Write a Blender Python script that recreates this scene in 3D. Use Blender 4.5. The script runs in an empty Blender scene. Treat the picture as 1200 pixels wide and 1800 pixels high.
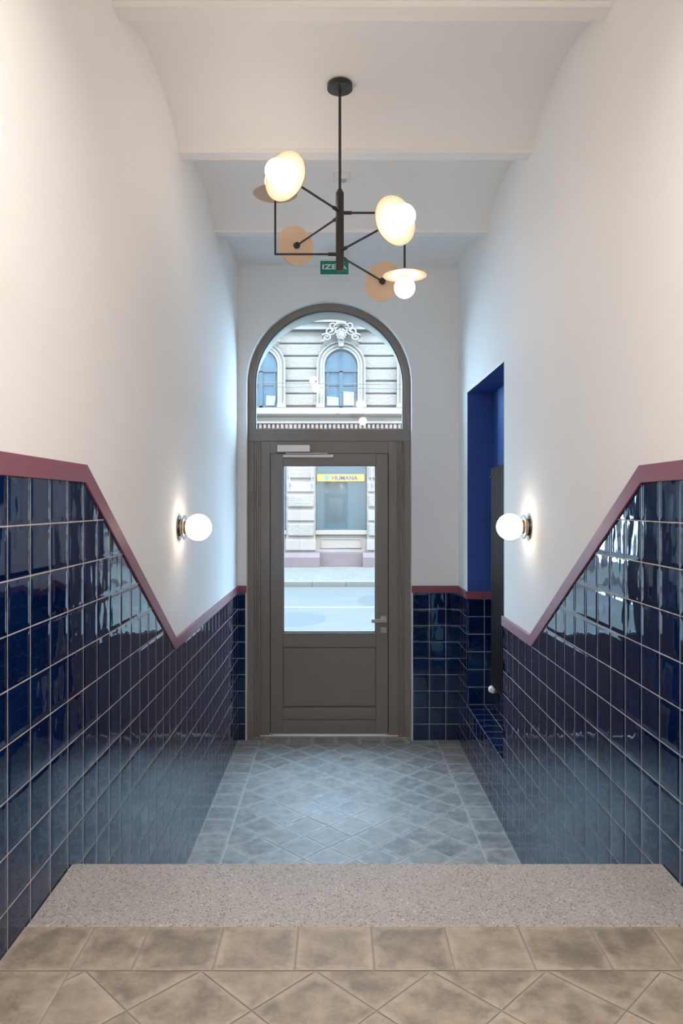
import bpy, math, random
from mathutils import Vector, Matrix
random.seed(7)
PI = math.pi
C = bpy.context.scene.collection
H = 2.017            # camera height above the lower floor (z = 0)
F = 1288.0           # focal length in pixels of the 1200x1800 frame
CX, CY = 592.0, 886.0

def X(px, Z): return (px - CX) * Z / F
def ZZ(py, Z): return H + (CY - py) * Z / F

# ------------------------------------------------------------------ materials
def nt(name):
    m = bpy.data.materials.new(name); m.use_nodes = True
    t = m.node_tree
    b = t.nodes['Principled BSDF']
    return m, t, b

class G:
    """tiny node-graph helper"""
    def __init__(s, t): s.t = t
    def n(s, typ, **kw):
        nd = s.t.nodes.new(typ)
        for k, v in kw.items(): setattr(nd, k, v)
        return nd
    def put(s, sock, v):
        if hasattr(v, 'node'): s.t.links.new(v, sock)
        elif v is not None: sock.default_value = v
    def m(s, op, a, b=None, c=None):
        nd = s.n('ShaderNodeMath', operation=op)
        s.put(nd.inputs[0], a)
        if b is not None: s.put(nd.inputs[1], b)
        if c is not None: s.put(nd.inputs[2], c)
        return nd.outputs[0]
    def vm(s, op, a, b=None):
        nd = s.n('ShaderNodeVectorMath', operation=op)
        s.put(nd.inputs[0], a)
        if b is not None: s.put(nd.inputs[1], b)
        return nd.outputs['Value'] if op in ('DOT_PRODUCT', 'LENGTH') else nd.outputs['Vector']
    def mix(s, f, a, b):
        nd = s.n('ShaderNodeMix', data_type='RGBA')
        s.put(nd.inputs[0], f); s.put(nd.inputs[6], a); s.put(nd.inputs[7], b)
        return nd.outputs[2]
    def ramp(s, v, lo, hi, a=0.0, b=1.0, smooth=True):
        nd = s.n('ShaderNodeMapRange', interpolation_type='SMOOTHSTEP' if smooth else 'LINEAR')
        s.put(nd.inputs[0], v); nd.inputs[1].default_value = lo; nd.inputs[2].default_value = hi
        nd.inputs[3].default_value = a; nd.inputs[4].default_value = b
        return nd.outputs[0]
    def noise(s, vec, scale, detail=3, rough=.55, col=False):
        nd = s.n('ShaderNodeTexNoise'); s.put(nd.inputs['Vector'], vec)
        nd.inputs['Scale'].default_value = scale; nd.inputs['Detail'].default_value = detail
        nd.inputs['Roughness'].default_value = rough
        return nd.outputs['Color' if col else 'Fac']
    def xyz(s, v):
        nd = s.n('ShaderNodeSeparateXYZ'); s.put(nd.inputs[0], v); return nd.outputs
    def comb(s, a, b, c=0.0):
        nd = s.n('ShaderNodeCombineXYZ')
        s.put(nd.inputs[0], a); s.put(nd.inputs[1], b); s.put(nd.inputs[2], c); return nd.outputs[0]
    def bump(s, h, dist, strength=1.0):
        nd = s.n('ShaderNodeBump'); s.put(nd.inputs['Height'], h)
        nd.inputs['Distance'].default_value = dist; nd.inputs['Strength'].default_value = strength
        return nd.outputs[0]
    def pos(s): return s.n('ShaderNodeNewGeometry').outputs['Position']

def c4(c): return (c[0], c[1], c[2], 1)

def plain(name, col, rough=.5, metal=0.0, spec=.5, noise=0.0, nscale=8.0, bump=0.0, bscale=60.0, coat=0.0):
    m, t, b = nt(name); g = G(t)
    b.inputs['Roughness'].default_value = rough
    b.inputs['Metallic'].default_value = metal
    b.inputs['Specular IOR Level'].default_value = spec
    b.inputs['Coat Weight'].default_value = coat
    p = g.pos()
    n = g.noise(p, nscale, 4)
    lo = tuple(x * (1 - noise) for x in col); hi = tuple(min(1, x * (1 + noise)) for x in col)
    t.links.new(g.mix(n, c4(lo), c4(hi)), b.inputs['Base Color'])
    if bump: t.links.new(g.bump(g.noise(p, bscale, 3), bump), b.inputs['Normal'])
    return m

def emit(name, col, strength):
    m, t, b = nt(name)
    b.inputs['Base Color'].default_value = (.9, .88, .84, 1)
    b.inputs['Roughness'].default_value = .2
    b.inputs['Emission Color'].default_value = c4(col)
    b.inputs['Emission Strength'].default_value = strength
    return m

def glaze(name, u, v, ou, ov, pitch=.14):
    """hand-made glossy cobalt tile on a square grid; u, v are axis numbers of the world position"""
    m, t, b = nt(name); g = G(t)
    P = g.xyz(g.pos())
    pu = g.m('DIVIDE', g.m('SUBTRACT', P[u], ou), pitch); pv = g.m('DIVIDE', g.m('SUBTRACT', P[v], ov), pitch)
    # slightly uneven joints
    iu = g.m('FLOOR', pu); iv = g.m('FLOOR', pv)
    fu = g.m('SUBTRACT', pu, iu); fv = g.m('SUBTRACT', pv, iv)
    wn = g.n('ShaderNodeTexWhiteNoise', noise_dimensions='3D')
    t.links.new(g.comb(iu, iv, float(u * 3 + v)), wn.inputs['Vector'])
    R = g.xyz(wn.outputs['Color'])
    cu = g.m('SUBTRACT', fu, .5); cv = g.m('SUBTRACT', fv, .5)
    wob = g.m('MULTIPLY', g.m('SUBTRACT', g.noise(g.pos(), 26, 1), .5), .012)
    au = g.m('ADD', g.m('ABSOLUTE', cu), wob); av = g.m('ADD', g.m('ABSOLUTE', cv), wob)
    e = g.m('MAXIMUM', au, av)
    grout = g.ramp(e, .484, .4895)
    # glaze surface: pillowed edge, individual tilt and slow waves with a random phase per tile
    pil = g.ramp(e, .36, .485, 0.0, -1.0)
    off = g.vm('SCALE', wn.outputs['Color'])
    nd = off.node; nd.inputs['Scale'].default_value = 9.0
    vec = g.vm('ADD', g.comb(pu, g.m('MULTIPLY', pv, .55), 0.0), off)
    wave = g.noise(vec, 1.25, 1, .4)
    wave2 = g.noise(vec, 4.0, 1, .4)
    tilt = g.m('ADD', g.m('MULTIPLY', cu, g.m('SUBTRACT', R[0], .5)), g.m('MULTIPLY', cv, g.m('SUBTRACT', R[1], .5)))
    h = g.m('ADD', g.m('MULTIPLY', pil, .0010), g.m('MULTIPLY', g.m('SUBTRACT', wave, .5), .0034))
    h = g.m('ADD', h, g.m('MULTIPLY', g.m('SUBTRACT', wave2, .5), .0003))
    h = g.m('ADD', h, g.m('MULTIPLY', tilt, .0020))
    h = g.m('MULTIPLY', h, g.m('SUBTRACT', 1.0, grout))
    h = g.m('SUBTRACT', h, g.m('MULTIPLY', grout, .0015))
    t.links.new(g.bump(h, 1.0), b.inputs['Normal'])
    colA, colB = (.0010, .0065, .040, 1), (.0022, .014, .072, 1)
    base = g.mix(g.m('ADD', g.m('MULTIPLY', R[2], .6), g.m('MULTIPLY', wave, .4)), colA, colB)
    t.links.new(g.mix(grout, base, (.50, .45, .42, 1)), b.inputs['Base Color'])
    t.links.new(g.ramp(grout, 0, 1, .035, .8, False), b.inputs['Roughness'])
    b.inputs['IOR'].default_value = 1.70; b.inputs['Specular Tint'].default_value = (.62, .86, 1, 1)
    t.links.new(g.ramp(grout, 0, 1, .55, .2, False), b.inputs['Specular IOR Level'])
    return m

def cement(name, base, edge, r0, r1, em=.5):
    m, t, b = nt(name); g = G(t)
    uv = g.n('ShaderNodeUVMap', uv_map='UVMap').outputs[0]
    at = g.n('ShaderNodeAttribute', attribute_name='tone'); r = g.xyz(at.outputs['Vector'])
    P = g.pos()
    U = g.xyz(uv)
    du = g.m('MINIMUM', U[0], g.m('SUBTRACT', 1.0, U[0])); dv = g.m('MINIMUM', U[1], g.m('SUBTRACT', 1.0, U[1]))
    d = g.m('MINIMUM', du, dv)
    sh = g.vm('SCALE', at.outputs['Vector']); sh.node.inputs['Scale'].default_value = 7.0
    q = g.vm('ADD', P, sh)
    big = g.noise(q, 13, 4, .6); fine = g.noise(P, 90, 4, .65); mid = g.noise(q, 22, 3, .6)
    dd = g.m('ADD', d, g.m('MULTIPLY', g.m('SUBTRACT', mid, .5), .34))
    ef = g.ramp(dd, .0, .13, 1.0, 0.0)
    tone = g.m('ADD', g.m('MULTIPLY', big, .72), g.m('MULTIPLY', fine, .18))
    tone = g.m('ADD', tone, g.m('MULTIPLY', r[0], .10))
    dark = tuple(x * .62 for x in base); lite = tuple(x * 1.34 for x in base)
    col = g.mix(g.ramp(tone, .30, .70), c4(dark), c4(lite))
    col = g.mix(g.m('MULTIPLY', ef, em), col, c4(edge))
    t.links.new(col, b.inputs['Base Color'])
    t.links.new(g.ramp(big, .3, .7, r0, r1), b.inputs['Roughness'])
    hh = g.m('ADD', g.ramp(d, 0.0, .035, -1.0, 0.0), g.m('MULTIPLY', fine, .25))
    t.links.new(g.bump(hh, .0012), b.inputs['Normal'])
    b.inputs['Specular IOR Level'].default_value = .45
    return m

def stone(name):
    m, t, b = nt(name); g = G(t)
    P = g.pos()
    n1 = g.noise(P, 5, 3); n2 = g.noise(P, 260, 3, .7)
    off = g.vm('SCALE', g.noise(P, 120, 2, .6, col=True)); off.node.inputs['Scale'].default_value = .009
    Q = g.vm('ADD', P, off)
    col = g.mix(n1, (.33, .295, .265, 1), (.44, .40, .365, 1))
    for scl, td, tl in ((230, .60, .84), (120, .70, .93)):
        vo = g.n('ShaderNodeTexVoronoi'); t.links.new(Q, vo.inputs['Vector']); vo.inputs['Scale'].default_value = scl
        cs = g.xyz(vo.outputs['Color'])
        mk = g.ramp(vo.outputs['Distance'], .25, .5, .85, 0)
        col = g.mix(g.m('MULTIPLY', g.m('GREATER_THAN', cs[0], td), mk), col, (.11, .098, .09, 1))
        col = g.mix(g.m('MULTIPLY', g.m('GREATER_THAN', cs[1], tl), mk), col, (.66, .62, .56, 1))
    col = g.mix(g.ramp(n2, .35, .7, .3, 0), col, (.18, .16, .145, 1))
    t.links.new(col, b.inputs['Base Color'])
    b.inputs['Roughness'].default_value = .42
    t.links.new(g.bump(g.m('ADD', n2, g.m('MULTIPLY', vo.outputs['Distance'], .5)), .0015), b.inputs['Normal'])
    return m

def pane_glass(name, tint=(.93, .96, .97), f0=.045):
    m, t, b = nt(name); g = G(t); t.nodes.remove(b)
    geo = g.n('ShaderNodeNewGeometry')
    cosv = g.m('ABSOLUTE', g.vm('DOT_PRODUCT', geo.outputs['Normal'], geo.outputs['Incoming']))
    fr = g.m('ADD', f0, g.m('MULTIPLY', 1 - f0, g.m('POWER', g.m('SUBTRACT', 1.0, cosv), 5.0)))
    tr = g.n('ShaderNodeBsdfTransparent'); tr.inputs[0].default_value = c4(tint)
    gl = g.n('ShaderNodeBsdfGlossy'); gl.inputs['Roughness'].default_value = 0.0
    gl.inputs['Color'].default_value = (1, 1, 1, 1)
    mx = g.n('ShaderNodeMixShader'); t.links.new(fr, mx.inputs[0]); t.links.new(tr.outputs[0], mx.inputs[1]); t.links.new(gl.outputs[0], mx.inputs[2])
    t.links.new(mx.outputs[0], t.nodes['Material Output'].inputs[0])
    return m

def rough_stone(name, col, b1=.03):
    m, t, b = nt(name); g = G(t)
    P = g.pos(); Ps = g.vm('MULTIPLY', P, (1, 1, 2.4))
    n = g.noise(Ps, 7, 6, .7); n2 = g.noise(P, 1.2, 3)
    t.links.new(g.mix(n2, c4(tuple(x * .88 for x in col)), c4(tuple(min(1, x * 1.1) for x in col))), b.inputs['Base Color'])
    b.inputs['Roughness'].default_value = .9
    t.links.new(g.bump(n, b1), b.inputs['Normal'])
    return m

M = {}
M['plaster'] = plain('warm white plaster', (.87, .85, .828), .85, spec=.2, noise=.015, nscale=2.0, bump=.0006, bscale=25)
M['ceiling'] = plain('white ceiling paint', (.88, .86, .84), .85, spec=.2, noise=.015, nscale=2.0, bump=.0008, bscale=12)
M['trim'] = plain('mauve satin trim', (.255, .078, .108), .38, spec=.5, noise=.06, nscale=3)
M['blue_paint'] = plain('deep blue paint', (.030, .085, .32), .55, spec=.4, noise=.05)
M['brass'] = plain('brass edge', (.32, .22, .10), .45, metal=.8)
M['tile_x'] = glaze('blue tile side walls', 1, 2, 1.874, 0.0)
M['tile_xr'] = glaze('blue tile right wall', 1, 2, 2.2077, 0.0)
M['tile_y'] = glaze('blue tile end wall', 0, 2, .647, 0.0)
M['tile_n'] = glaze('blue tile niche side', 0, 2, 1.033, 0.0)
M['tile_s'] = glaze('blue tile sill', 1, 0, 5.836, 1.033)
M['cement'] = cement('cement floor tile', (.25, .205, .155), (.42, .355, .285), .48, .62)
M['cement_cool'] = cement('cement floor tile lower', (.325, .325, .315), (.60, .60, .58), .42, .58, .58)
M['grout'] = plain('floor grout', (.25, .21, .17), .9, noise=.1, nscale=30)
M['grout_pale'] = plain('pale floor grout', (.58, .57, .55), .9, noise=.08, nscale=30)
M['stone'] = stone('speckled stone')
M['door'] = plain('taupe door paint', (.235, .202, .178), .42, spec=.45, noise=.07, nscale=4, bump=.0002, bscale=90)
M['shadow_gap_strip'] = plain('dark shadow gap', (.02, .02, .022), .6)
M['bead'] = plain('glazing bead', (.16, .16, .165), .35)
M['closer'] = plain('silver white closer', (.68, .65, .62), .35, metal=.25)
M['steel'] = plain('brushed steel', (.55, .52, .49), .3, metal=.9, noise=.08, nscale=60)
M['chrome'] = plain('polished nickel', (.30, .265, .235), .25, metal=1.0)
M['black'] = plain('satin black metal', (.028, .024, .022), .38, spec=.5)
M['rad'] = plain('black radiator enamel', (.012, .012, .013), .3, spec=.5)
M['disc'] = plain('pale wood veneer', (.66, .48, .34), .55, noise=.07, nscale=7)
M['globe'] = emit('lit opal globe', (1.0, .90, .79), 7.0)
M['globe_wall'] = emit('lit opal wall globe', (1.0, .86, .70), 4.6)
M['white_plastic'] = plain('white plastic', (.80, .79, .77), .4)
M['grey_plastic'] = plain('grey lens', (.42, .43, .45), .3)
M['valve'] = plain('valve white', (.75, .73, .70), .4)
M['sign_green'] = plain('exit green', (.008, .23, .135), .4)
M['sign_white'] = plain('exit white', (.85, .88, .88), .4)
M['glass'] = pane_glass('window glass')
# street
M['facade'] = rough_stone('smooth facade stone', (.17, .134, .110), .004)
M['rustic'] = rough_stone('quarry faced stone', (.165, .134, .112), .035)
M['facade_up'] = rough_stone('upper facade stone', (.168, .140, .120), .006)
M['plinth'] = rough_stone('mauve granite plinth', (.095, .062, .066), .004)
M['fascia'] = rough_stone('brown cornice stone', (.15, .105, .085), .006)
M['shopglass'] = plain('dark shop glass', (.011, .030, .038), .04, spec=1.0, noise=.5, nscale=1.4, coat=.6)
M['upglass'] = plain('dark upper window glass', (.019, .045, .070), .04, spec=1.0, noise=.35, nscale=1.1, coat=.6)
M['win_frame'] = plain('slate blue window frame', (.030, .042, .055), .5)
M['signyel'] = plain('yellow sign board', (.25, .155, .022), .5)
M['signblue'] = plain('blue sign lettering', (.004, .022, .075), .5)
M['signcyan'] = plain('pale green emblem', (.045, .13, .10), .5)
M['paper'] = plain('white card', (.15, .145, .125), .8)
M['rope'] = plain('white rope', (.18, .18, .175), .7)
M['hook'] = plain('dark hook', (.06, .06, .06), .5)
M['wire'] = plain('grey cable', (.09, .09, .09), .6)
M['kerb'] = plain('kerb granite', (.135, .112, .095), .8, noise=.1, nscale=14)
M['outer'] = plain('street plaster', (.32, .29, .25), .9, noise=.05)
M['line'] = plain('road line paint', (.098, .085, .076), .7)
M['shade_ellipse'] = plain('painted shade on asphalt', (.040, .036, .033), .8, noise=.06, nscale=20)  # darker road colour that stands in for elliptical shadows

def road_mat():
    m, t, b = nt('pale asphalt'); g = G(t); P = g.pos()
    n = g.noise(P, 160, 3, .7); n1 = g.noise(P, .8, 4)
    col = g.mix(n, (.050, .041, .034, 1), (.062, .051, .042, 1)); col = g.mix(g.ramp(n1, .3, .7, .0, .35), col, (.074, .060, .050, 1))
    t.links.new(col, b.inputs['Base Color']); b.inputs['Roughness'].default_value = .85
    t.links.new(g.bump(n, .003), b.inputs['Normal'])
    return m
M['road'] = road_mat()
def cobble_mat():
    m, t, b = nt('cobbled pavement'); g = G(t); P = g.pos()
    vo = g.n('ShaderNodeTexVoronoi', feature='DISTANCE_TO_EDGE'); t.links.new(P, vo.inputs['Vector']); vo.inputs['Scale'].default_value = 6.5
    vc = g.n('ShaderNodeTexVoronoi'); t.links.new(P, vc.inputs['Vector']); vc.inputs['Scale'].default_value = 6.5
    k = g.xyz(vc.outputs['Color'])
    col = g.mix(k[0], (.074, .061, .051, 1), (.108, .090, .077, 1))
    col = g.mix(g.ramp(vo.outputs['Distance'], .0, .09, .7, 0), col, (.065, .06, .057, 1))
    t.links.new(col, b.inputs['Base Color']); b.inputs['Roughness'].default_value = .9
    t.links.new(g.bump(g.ramp(vo.outputs['Distance'], 0, .2), .015), b.inputs['Normal'])
    return m
M['cobble'] = cobble_mat()

# ------------------------------------------------------------------ mesh building
class MB:
    def __init__(s): s.v = []; s.f = []; s.uv = []; s.tone = []
    def face(s, pts, uv=None, tone=None):
        i = len(s.v); s.v += [tuple(p) for p in pts]; s.f.append(tuple(range(i, i + len(pts))))
        s.uv.append(uv); s.tone.append(tone)
    def box(s, x0, x1, y0, y1, z0, z1):
        i = len(s.v)
        s.v += [(x, y, z) for z in (z0, z1) for y in (y0, y1) for x in (x0, x1)]
        for q in ((0, 2, 3, 1), (4, 5, 7, 6), (0, 1, 5, 4), (2, 6, 7, 3), (0, 4, 6, 2), (1, 3, 7, 5)):
            s.f.append(tuple(i + k for k in q))
        return s
    def prism(s, pts, axis, a, b):
        """pts: 2D polygon in the other two axes (in order), extruded along axis from a to b"""
        def P(p, t):
            q = list(p); q.insert(axis, t); return tuple(q)
        n = len(pts); i = len(s.v)
        s.v += [P(p, a) for p in pts] + [P(p, b) for p in pts]
        s.f.append(tuple(range(i, i + n))); s.f.append(tuple(range(i + 2 * n - 1, i + n - 1, -1)))
        for k in range(n):
            l = (k + 1) % n
            s.f.append((i + k, i + n + k, i + n + l, i + l))
        return s
    def strip(s, A, B, axis, a, b, closed=False):
        """solid band between polylines A and B (same length) extruded along axis"""
        n = len(A)
        for k in range(n if closed else n - 1):
            l = (k + 1) % n
            def P(p, t):
                q = list(p); q.insert(axis, t); return tuple(q)
            a0, a1, b0, b1 = A[k], A[l], B[k], B[l]
            i = len(s.v)
            s.v += [P(a0, a), P(a1, a), P(b1, a), P(b0, a), P(a0, b), P(a1, b), P(b1, b), P(b0, b)]
            s.f += [(i, i + 1, i + 2, i + 3), (i + 7, i + 6, i + 5, i + 4), (i, i + 4, i + 5, i + 1), (i + 3, i + 2, i + 6, i + 7)]
            if not closed and k == 0: s.f.append((i, i + 3, i + 7, i + 4))
            if not closed and k == n - 2: s.f.append((i + 1, i + 5, i + 6, i + 2))
        return s
    def tube(s, pts, r, n=12, caps=True):
        pts = [Vector(p) for p in pts]; rings = []
        rr = r if isinstance(r, (list, tuple)) else [r] * len(pts)
        up = None
        for k, p in enumerate(pts):
            d = (pts[min(k + 1, len(pts) - 1)] - pts[max(k - 1, 0)]).normalized()
            if up is None:
                up = Vector((0, 0, 1)) if abs(d.z) < .9 else Vector((1, 0, 0))
                a = d.cross(up).normalized()
            a = (a - d * a.dot(d)).normalized(); bb = d.cross(a).normalized()
            i = len(s.v)
            for j in range(n):
                th = 2 * PI * j / n
                s.v.append(tuple(p + a * math.cos(th) * rr[k] + bb * math.sin(th) * rr[k]))
            rings.append(i)
        for k in range(len(rings) - 1):
            for j in range(n):
                l = (j + 1) % n
                s.f.append((rings[k] + j, rings[k] + l, rings[k + 1] + l, rings[k + 1] + j))
        if caps:
            s.f.append(tuple(rings[0] + j for j in range(n))[::-1]); s.f.append(tuple(rings[-1] + j for j in range(n)))
        return s
    def lathe(s, prof, o, ax, n=32):
        """prof: (r, t) along unit axis ax from origin o"""
        o = Vector(o); ax = Vector(ax).normalized()
        up = Vector((0, 0, 1)) if abs(ax.z) < .9 else Vector((1, 0, 0))
        a = ax.cross(up).normalized(); b = ax.cross(a).normalized()
        rings = []
        for r, t in prof:
            if r < 1e-6:
                rings.append([len(s.v)]); s.v.append(tuple(o + ax * t)); continue
            i = len(s.v); rings.append([i + j for j in range(n)])
            for j in range(n):
                th = 2 * PI * j / n
                s.v.append(tuple(o + ax * t + (a * math.cos(th) + b * math.sin(th)) * r))
        for k in range(len(rings) - 1):
            A, B = rings[k], rings[k + 1]
            for j in range(n):
                l = (j + 1) % n
                if len(A) == 1 and len(B) == 1: break
                if len(A) == 1: s.f.append((A[0], B[l], B[j]))
                elif len(B) == 1: s.f.append((A[j], A[l], B[0]))
                else: s.f.append((A[j], A[l], B[l], B[j]))
        return s
    def ball(s, c, r, sc=(1, 1, 1), n=24, m=16):
        i0 = len(s.v)
        s.lathe([(r * math.sin(PI * k / m), -r * math.cos(PI * k / m)) for k in range(m + 1)], (0, 0, 0), (0, 0, 1), n)
        for k in range(i0, len(s.v)):
            v = s.v[k]; s.v[k] = (v[0] * sc[0] + c[0], v[1] * sc[1] + c[1], v[2] * sc[2] + c[2])
        return s
    def build(s, name, mat, parent=None, smooth=False, bevel=0.0, angle=35, fix=True, seg=2):
        me = bpy.data.meshes.new(name); me.from_pydata(s.v, [], s.f)
        if any(u is not None for u in s.uv):
            uvl = me.uv_layers.new(name='UVMap');             li = 0
            for fi, f in enumerate(s.f):
                for k in range(len(f)):
                    if s.uv[fi]: uvl.data[li].uv = s.uv[fi][k]
                    li += 1
            ca = me.attributes.new('tone', 'FLOAT_VECTOR', 'FACE')
            for fi, tn in enumerate(s.tone):
                if tn: ca.data[fi].vector = tn[:3]
        elif fix:
            import bmesh
            bm = bmesh.new(); bm.from_mesh(me)
            bmesh.ops.remove_doubles(bm, verts=bm.verts, dist=1e-5)
            bmesh.ops.recalc_face_normals(bm, faces=bm.faces)
            bm.to_mesh(me); bm.free()
        me.materials.append(mat)
        if smooth:
            me.polygons.foreach_set('use_smooth', [True] * len(me.polygons))
            try: me.set_sharp_from_angle(angle=math.radians(angle))
            except Exception: pass
        o = bpy.data.objects.new(name, me); C.objects.link(o)
        if bevel:
            md = o.modifiers.new('bevel', 'BEVEL'); md.width = bevel; md.segments = seg; md.limit_method = 'ANGLE'
            md.angle_limit = math.radians(40); md.harden_normals = False
        if parent is not None:
            o.parent = parent
            o.matrix_parent_inverse = (Matrix.Translation(parent.location)).inverted() if parent.type == 'EMPTY' and parent.parent is None else Matrix()
            if parent.type != 'EMPTY' and parent.parent is not None:
                pass
        return o

def tag(o, label=None, cat=None, group=None, kind=None):
    if label: o['label'] = label
    if cat: o['category'] = cat
    if group: o['group'] = group
    if kind: o['kind'] = kind
    return o
def empty(name, loc, label=None, cat=None, group=None, kind=None):
    o = bpy.data.objects.new(name, None); C.objects.link(o); o.location = loc; o.empty_display_size = .1
    return tag(o, label, cat, group, kind)
def struct(o): o['kind'] = 'structure'; return o
def text_mesh(body, size, bold=0.0, depth=.002, space=1.0):
    cu = bpy.data.curves.new('txt', 'FONT'); cu.body = body; cu.size = size; cu.offset = bold; cu.extrude = depth
    cu.align_x = 'CENTER'; cu.align_y = 'CENTER'; cu.space_character = space; cu.resolution_u = 4
    o = bpy.data.objects.new('txt', cu); C.objects.link(o)
    dg = bpy.context.evaluated_depsgraph_get(); me = bpy.data.meshes.new_from_object(o.evaluated_get(dg))
    bpy.data.objects.remove(o)
    vs = [v.co.copy() for v in me.vertices]
    x0, x1 = min(v.x for v in vs), max(v.x for v in vs); y0, y1 = min(v.y for v in vs), max(v.y for v in vs)
    return me, (x0, x1, y0, y1)
def text_obj(name, body, mat, x0, x1, z0, z1, y, parent, bold=0.0, depth=.002):
    """upright text facing -y filling the rectangle"""
    me, (a, b, c, d) = text_mesh(body, 1.0, bold, depth)
    sx, sz = (x1 - x0) / (b - a), (z1 - z0) / (d - c)
    for v in me.vertices:
        x, yy, zz = v.co
        v.co = (x0 + (x - a) * sx, y - zz, z0 + (yy - c) * sz)
    me.materials.clear(); me.materials.append(mat)
    o = bpy.data.objects.new(name, me); C.objects.link(o)
    o.parent = parent
    if parent.type == 'EMPTY' and parent.parent is None: o.matrix_parent_inverse = Matrix.Translation(parent.location).inverted()
    return o

# ------------------------------------------------------------------ constants of the hall
XL, XR, YB = -.842, 1.033, 6.253
TT = .006
Y0 = -4.2
T1, T2 = H + .132, H - .697      # dado rail top line, upper and lower run
TW = .060
FU = H - 1.141                   # upper floor level
YS = 2.328                       # edge of the stone step
TOPZ = H + 2.4
nich = dict(y0=4.557, y1=5.836, z0=11 * .14 * 0 + .42, z1=H + .888, x=1.245)

# ------------------------------------------------------------------ side walls
w = MB(); w.box(XL - .30, XL - TT, Y0, 6.6, -.3, TOPZ)
wall_left = struct(w.build('wall_left', M['plaster']))

def rail_pts(ya, yb, y_end, drop=0.0):
    if drop == 0: return [(Y0, T1), (ya, T1), (yb, T2), (y_end, T2)]
    return [(Y0, T1 - TW), (ya - .017, T1 - TW), (yb - .022, T2 - TW), (y_end, T2 - TW)]
def clad(ya, yb, y_end):
    r = rail_pts(ya, yb, y_end, 1)
    return [(Y0, 0)] + [(r[0][0], r[0][1] + .03)] + [(r[1][0] + .012, r[1][1] + .03), (r[2][0] + .012, r[2][1] + .03), (r[3][0], r[3][1] + .03)] + [(y_end, 0)]
LA, LB = 2.455, 3.823
RA, RB = 2.495, 3.907
MB().prism(clad(LA, LB, YB), 0, XL - TT, XL).build('tile_cladding', M['tile_x'], wall_left)
w = MB()
w.box(XR + TT, XR + .31, Y0, nich['y0'], -.3, TOPZ)
w.box(XR + TT, XR + .31, nich['y1'] + TT, 6.6, -.3, TOPZ)
w.box(XR + TT, XR + .31, nich['y0'], nich['y1'] + TT, nich['z1'], TOPZ)
w.box(XR + TT, XR + .31, nich['y0'], nich['y1'] + TT, -.3, nich['z0'] - TT)
w.box(nich['x'] + TT, XR + .31, nich['y0'], nich['y1'] + TT, nich['z0'] - TT, nich['z1'])
wall_right = struct(w.build('wall_right', M['plaster'], fix=False))
MB().prism(clad(RA, RB, nich['y0']), 0, XR, XR + TT).build('tile_cladding', M['tile_xr'], wall_right)
MB().box(XR, XR + TT, nich['y1'], YB, 0, T2 - TW + .02).box(XR, XR + TT, nich['y0'], nich['y1'], 0, nich['z0'] - .0005).build('tile_cladding', M['tile_xr'], wall_right)
MB().box(XR, nich['x'] + TT, nich['y1'], nich['y1'] + TT, nich['z0'], T2 - TW + .02).build('tile_cladding', M['tile_n'], wall_right)
MB().box(nich['x'], nich['x'] + TT, nich['y0'], nich['y1'], nich['z0'], T2 - TW + .02).build('tile_cladding', M['tile_xr'], wall_right)
MB().box(XR, nich['x'] + TT, nich['y0'], nich['y1'], nich['z0'] - TT, nich['z0']).build('sill_tiles', M['tile_s'], wall_right)
w = MB()
w.box(XR + TT, nich['x'] + TT, nich['y1'], nich['y1'] + TT, T2 - .01, nich['z1'])
w.box(nich['x'], nich['x'] + TT, nich['y0'], nich['y1'], T2 - .01, nich['z1'])
w.box(XR + TT, nich['x'], nich['y0'], nich['y0'] + .003, T2 - .01, nich['z1'])
w.box(XR + TT + .001, nich['x'], nich['y0'], nich['y1'], nich['z1'] - .003, nich['z1'] + .001)
w.build('niche_paint', M['blue_paint'], wall_right, fix=False)['label'] = 'deep blue painted niche lining'
MB().box(XR + TT - .0015, XR + TT + .002, nich['y0'], nich['y1'] + TT, nich['z1'] - .003, nich['z1'] + .003).build('edge_strip', M['brass'], wall_right)

# dado rails
t1 = struct(MB().strip(rail_pts(LA, LB, YB), rail_pts(LA, LB, YB, 1), 0, XL - TT, XL + .007).build('trim_1', M['trim'], bevel=.002))
t2 = struct(MB().strip(rail_pts(RA, RB, nich['y0'] + .02), rail_pts(RA, RB, nich['y0'] + .02, 1), 0, XR - .007, XR + TT).build('trim_2', M['trim'], bevel=.002))
z0, z1 = T2 - TW, T2
t3 = MB()
t3.box(XL, -.772, YB - .007, YB + TT, z0, z1)
struct(t3.build('trim_3', M['trim'], bevel=.002))
t3 = MB(); t3.box(.638, XR, YB - .007, YB + TT, z0, z1)
struct(t3.build('trim_4', M['trim'], bevel=.002))
t3 = MB()
t3.box(XR - .007, XR + TT, nich['y1'] - .007, YB, z0, z1)
t3.box(XR + TT, nich['x'], nich['y1'] - .007, nich['y1'] + TT, z0, z1)
t3.box(nich['x'] - .007, nich['x'] + TT, nich['y0'], nich['y1'] - .007, z0, z1)
struct(t3.build('trim_5', M['trim'], bevel=.0015))

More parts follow.
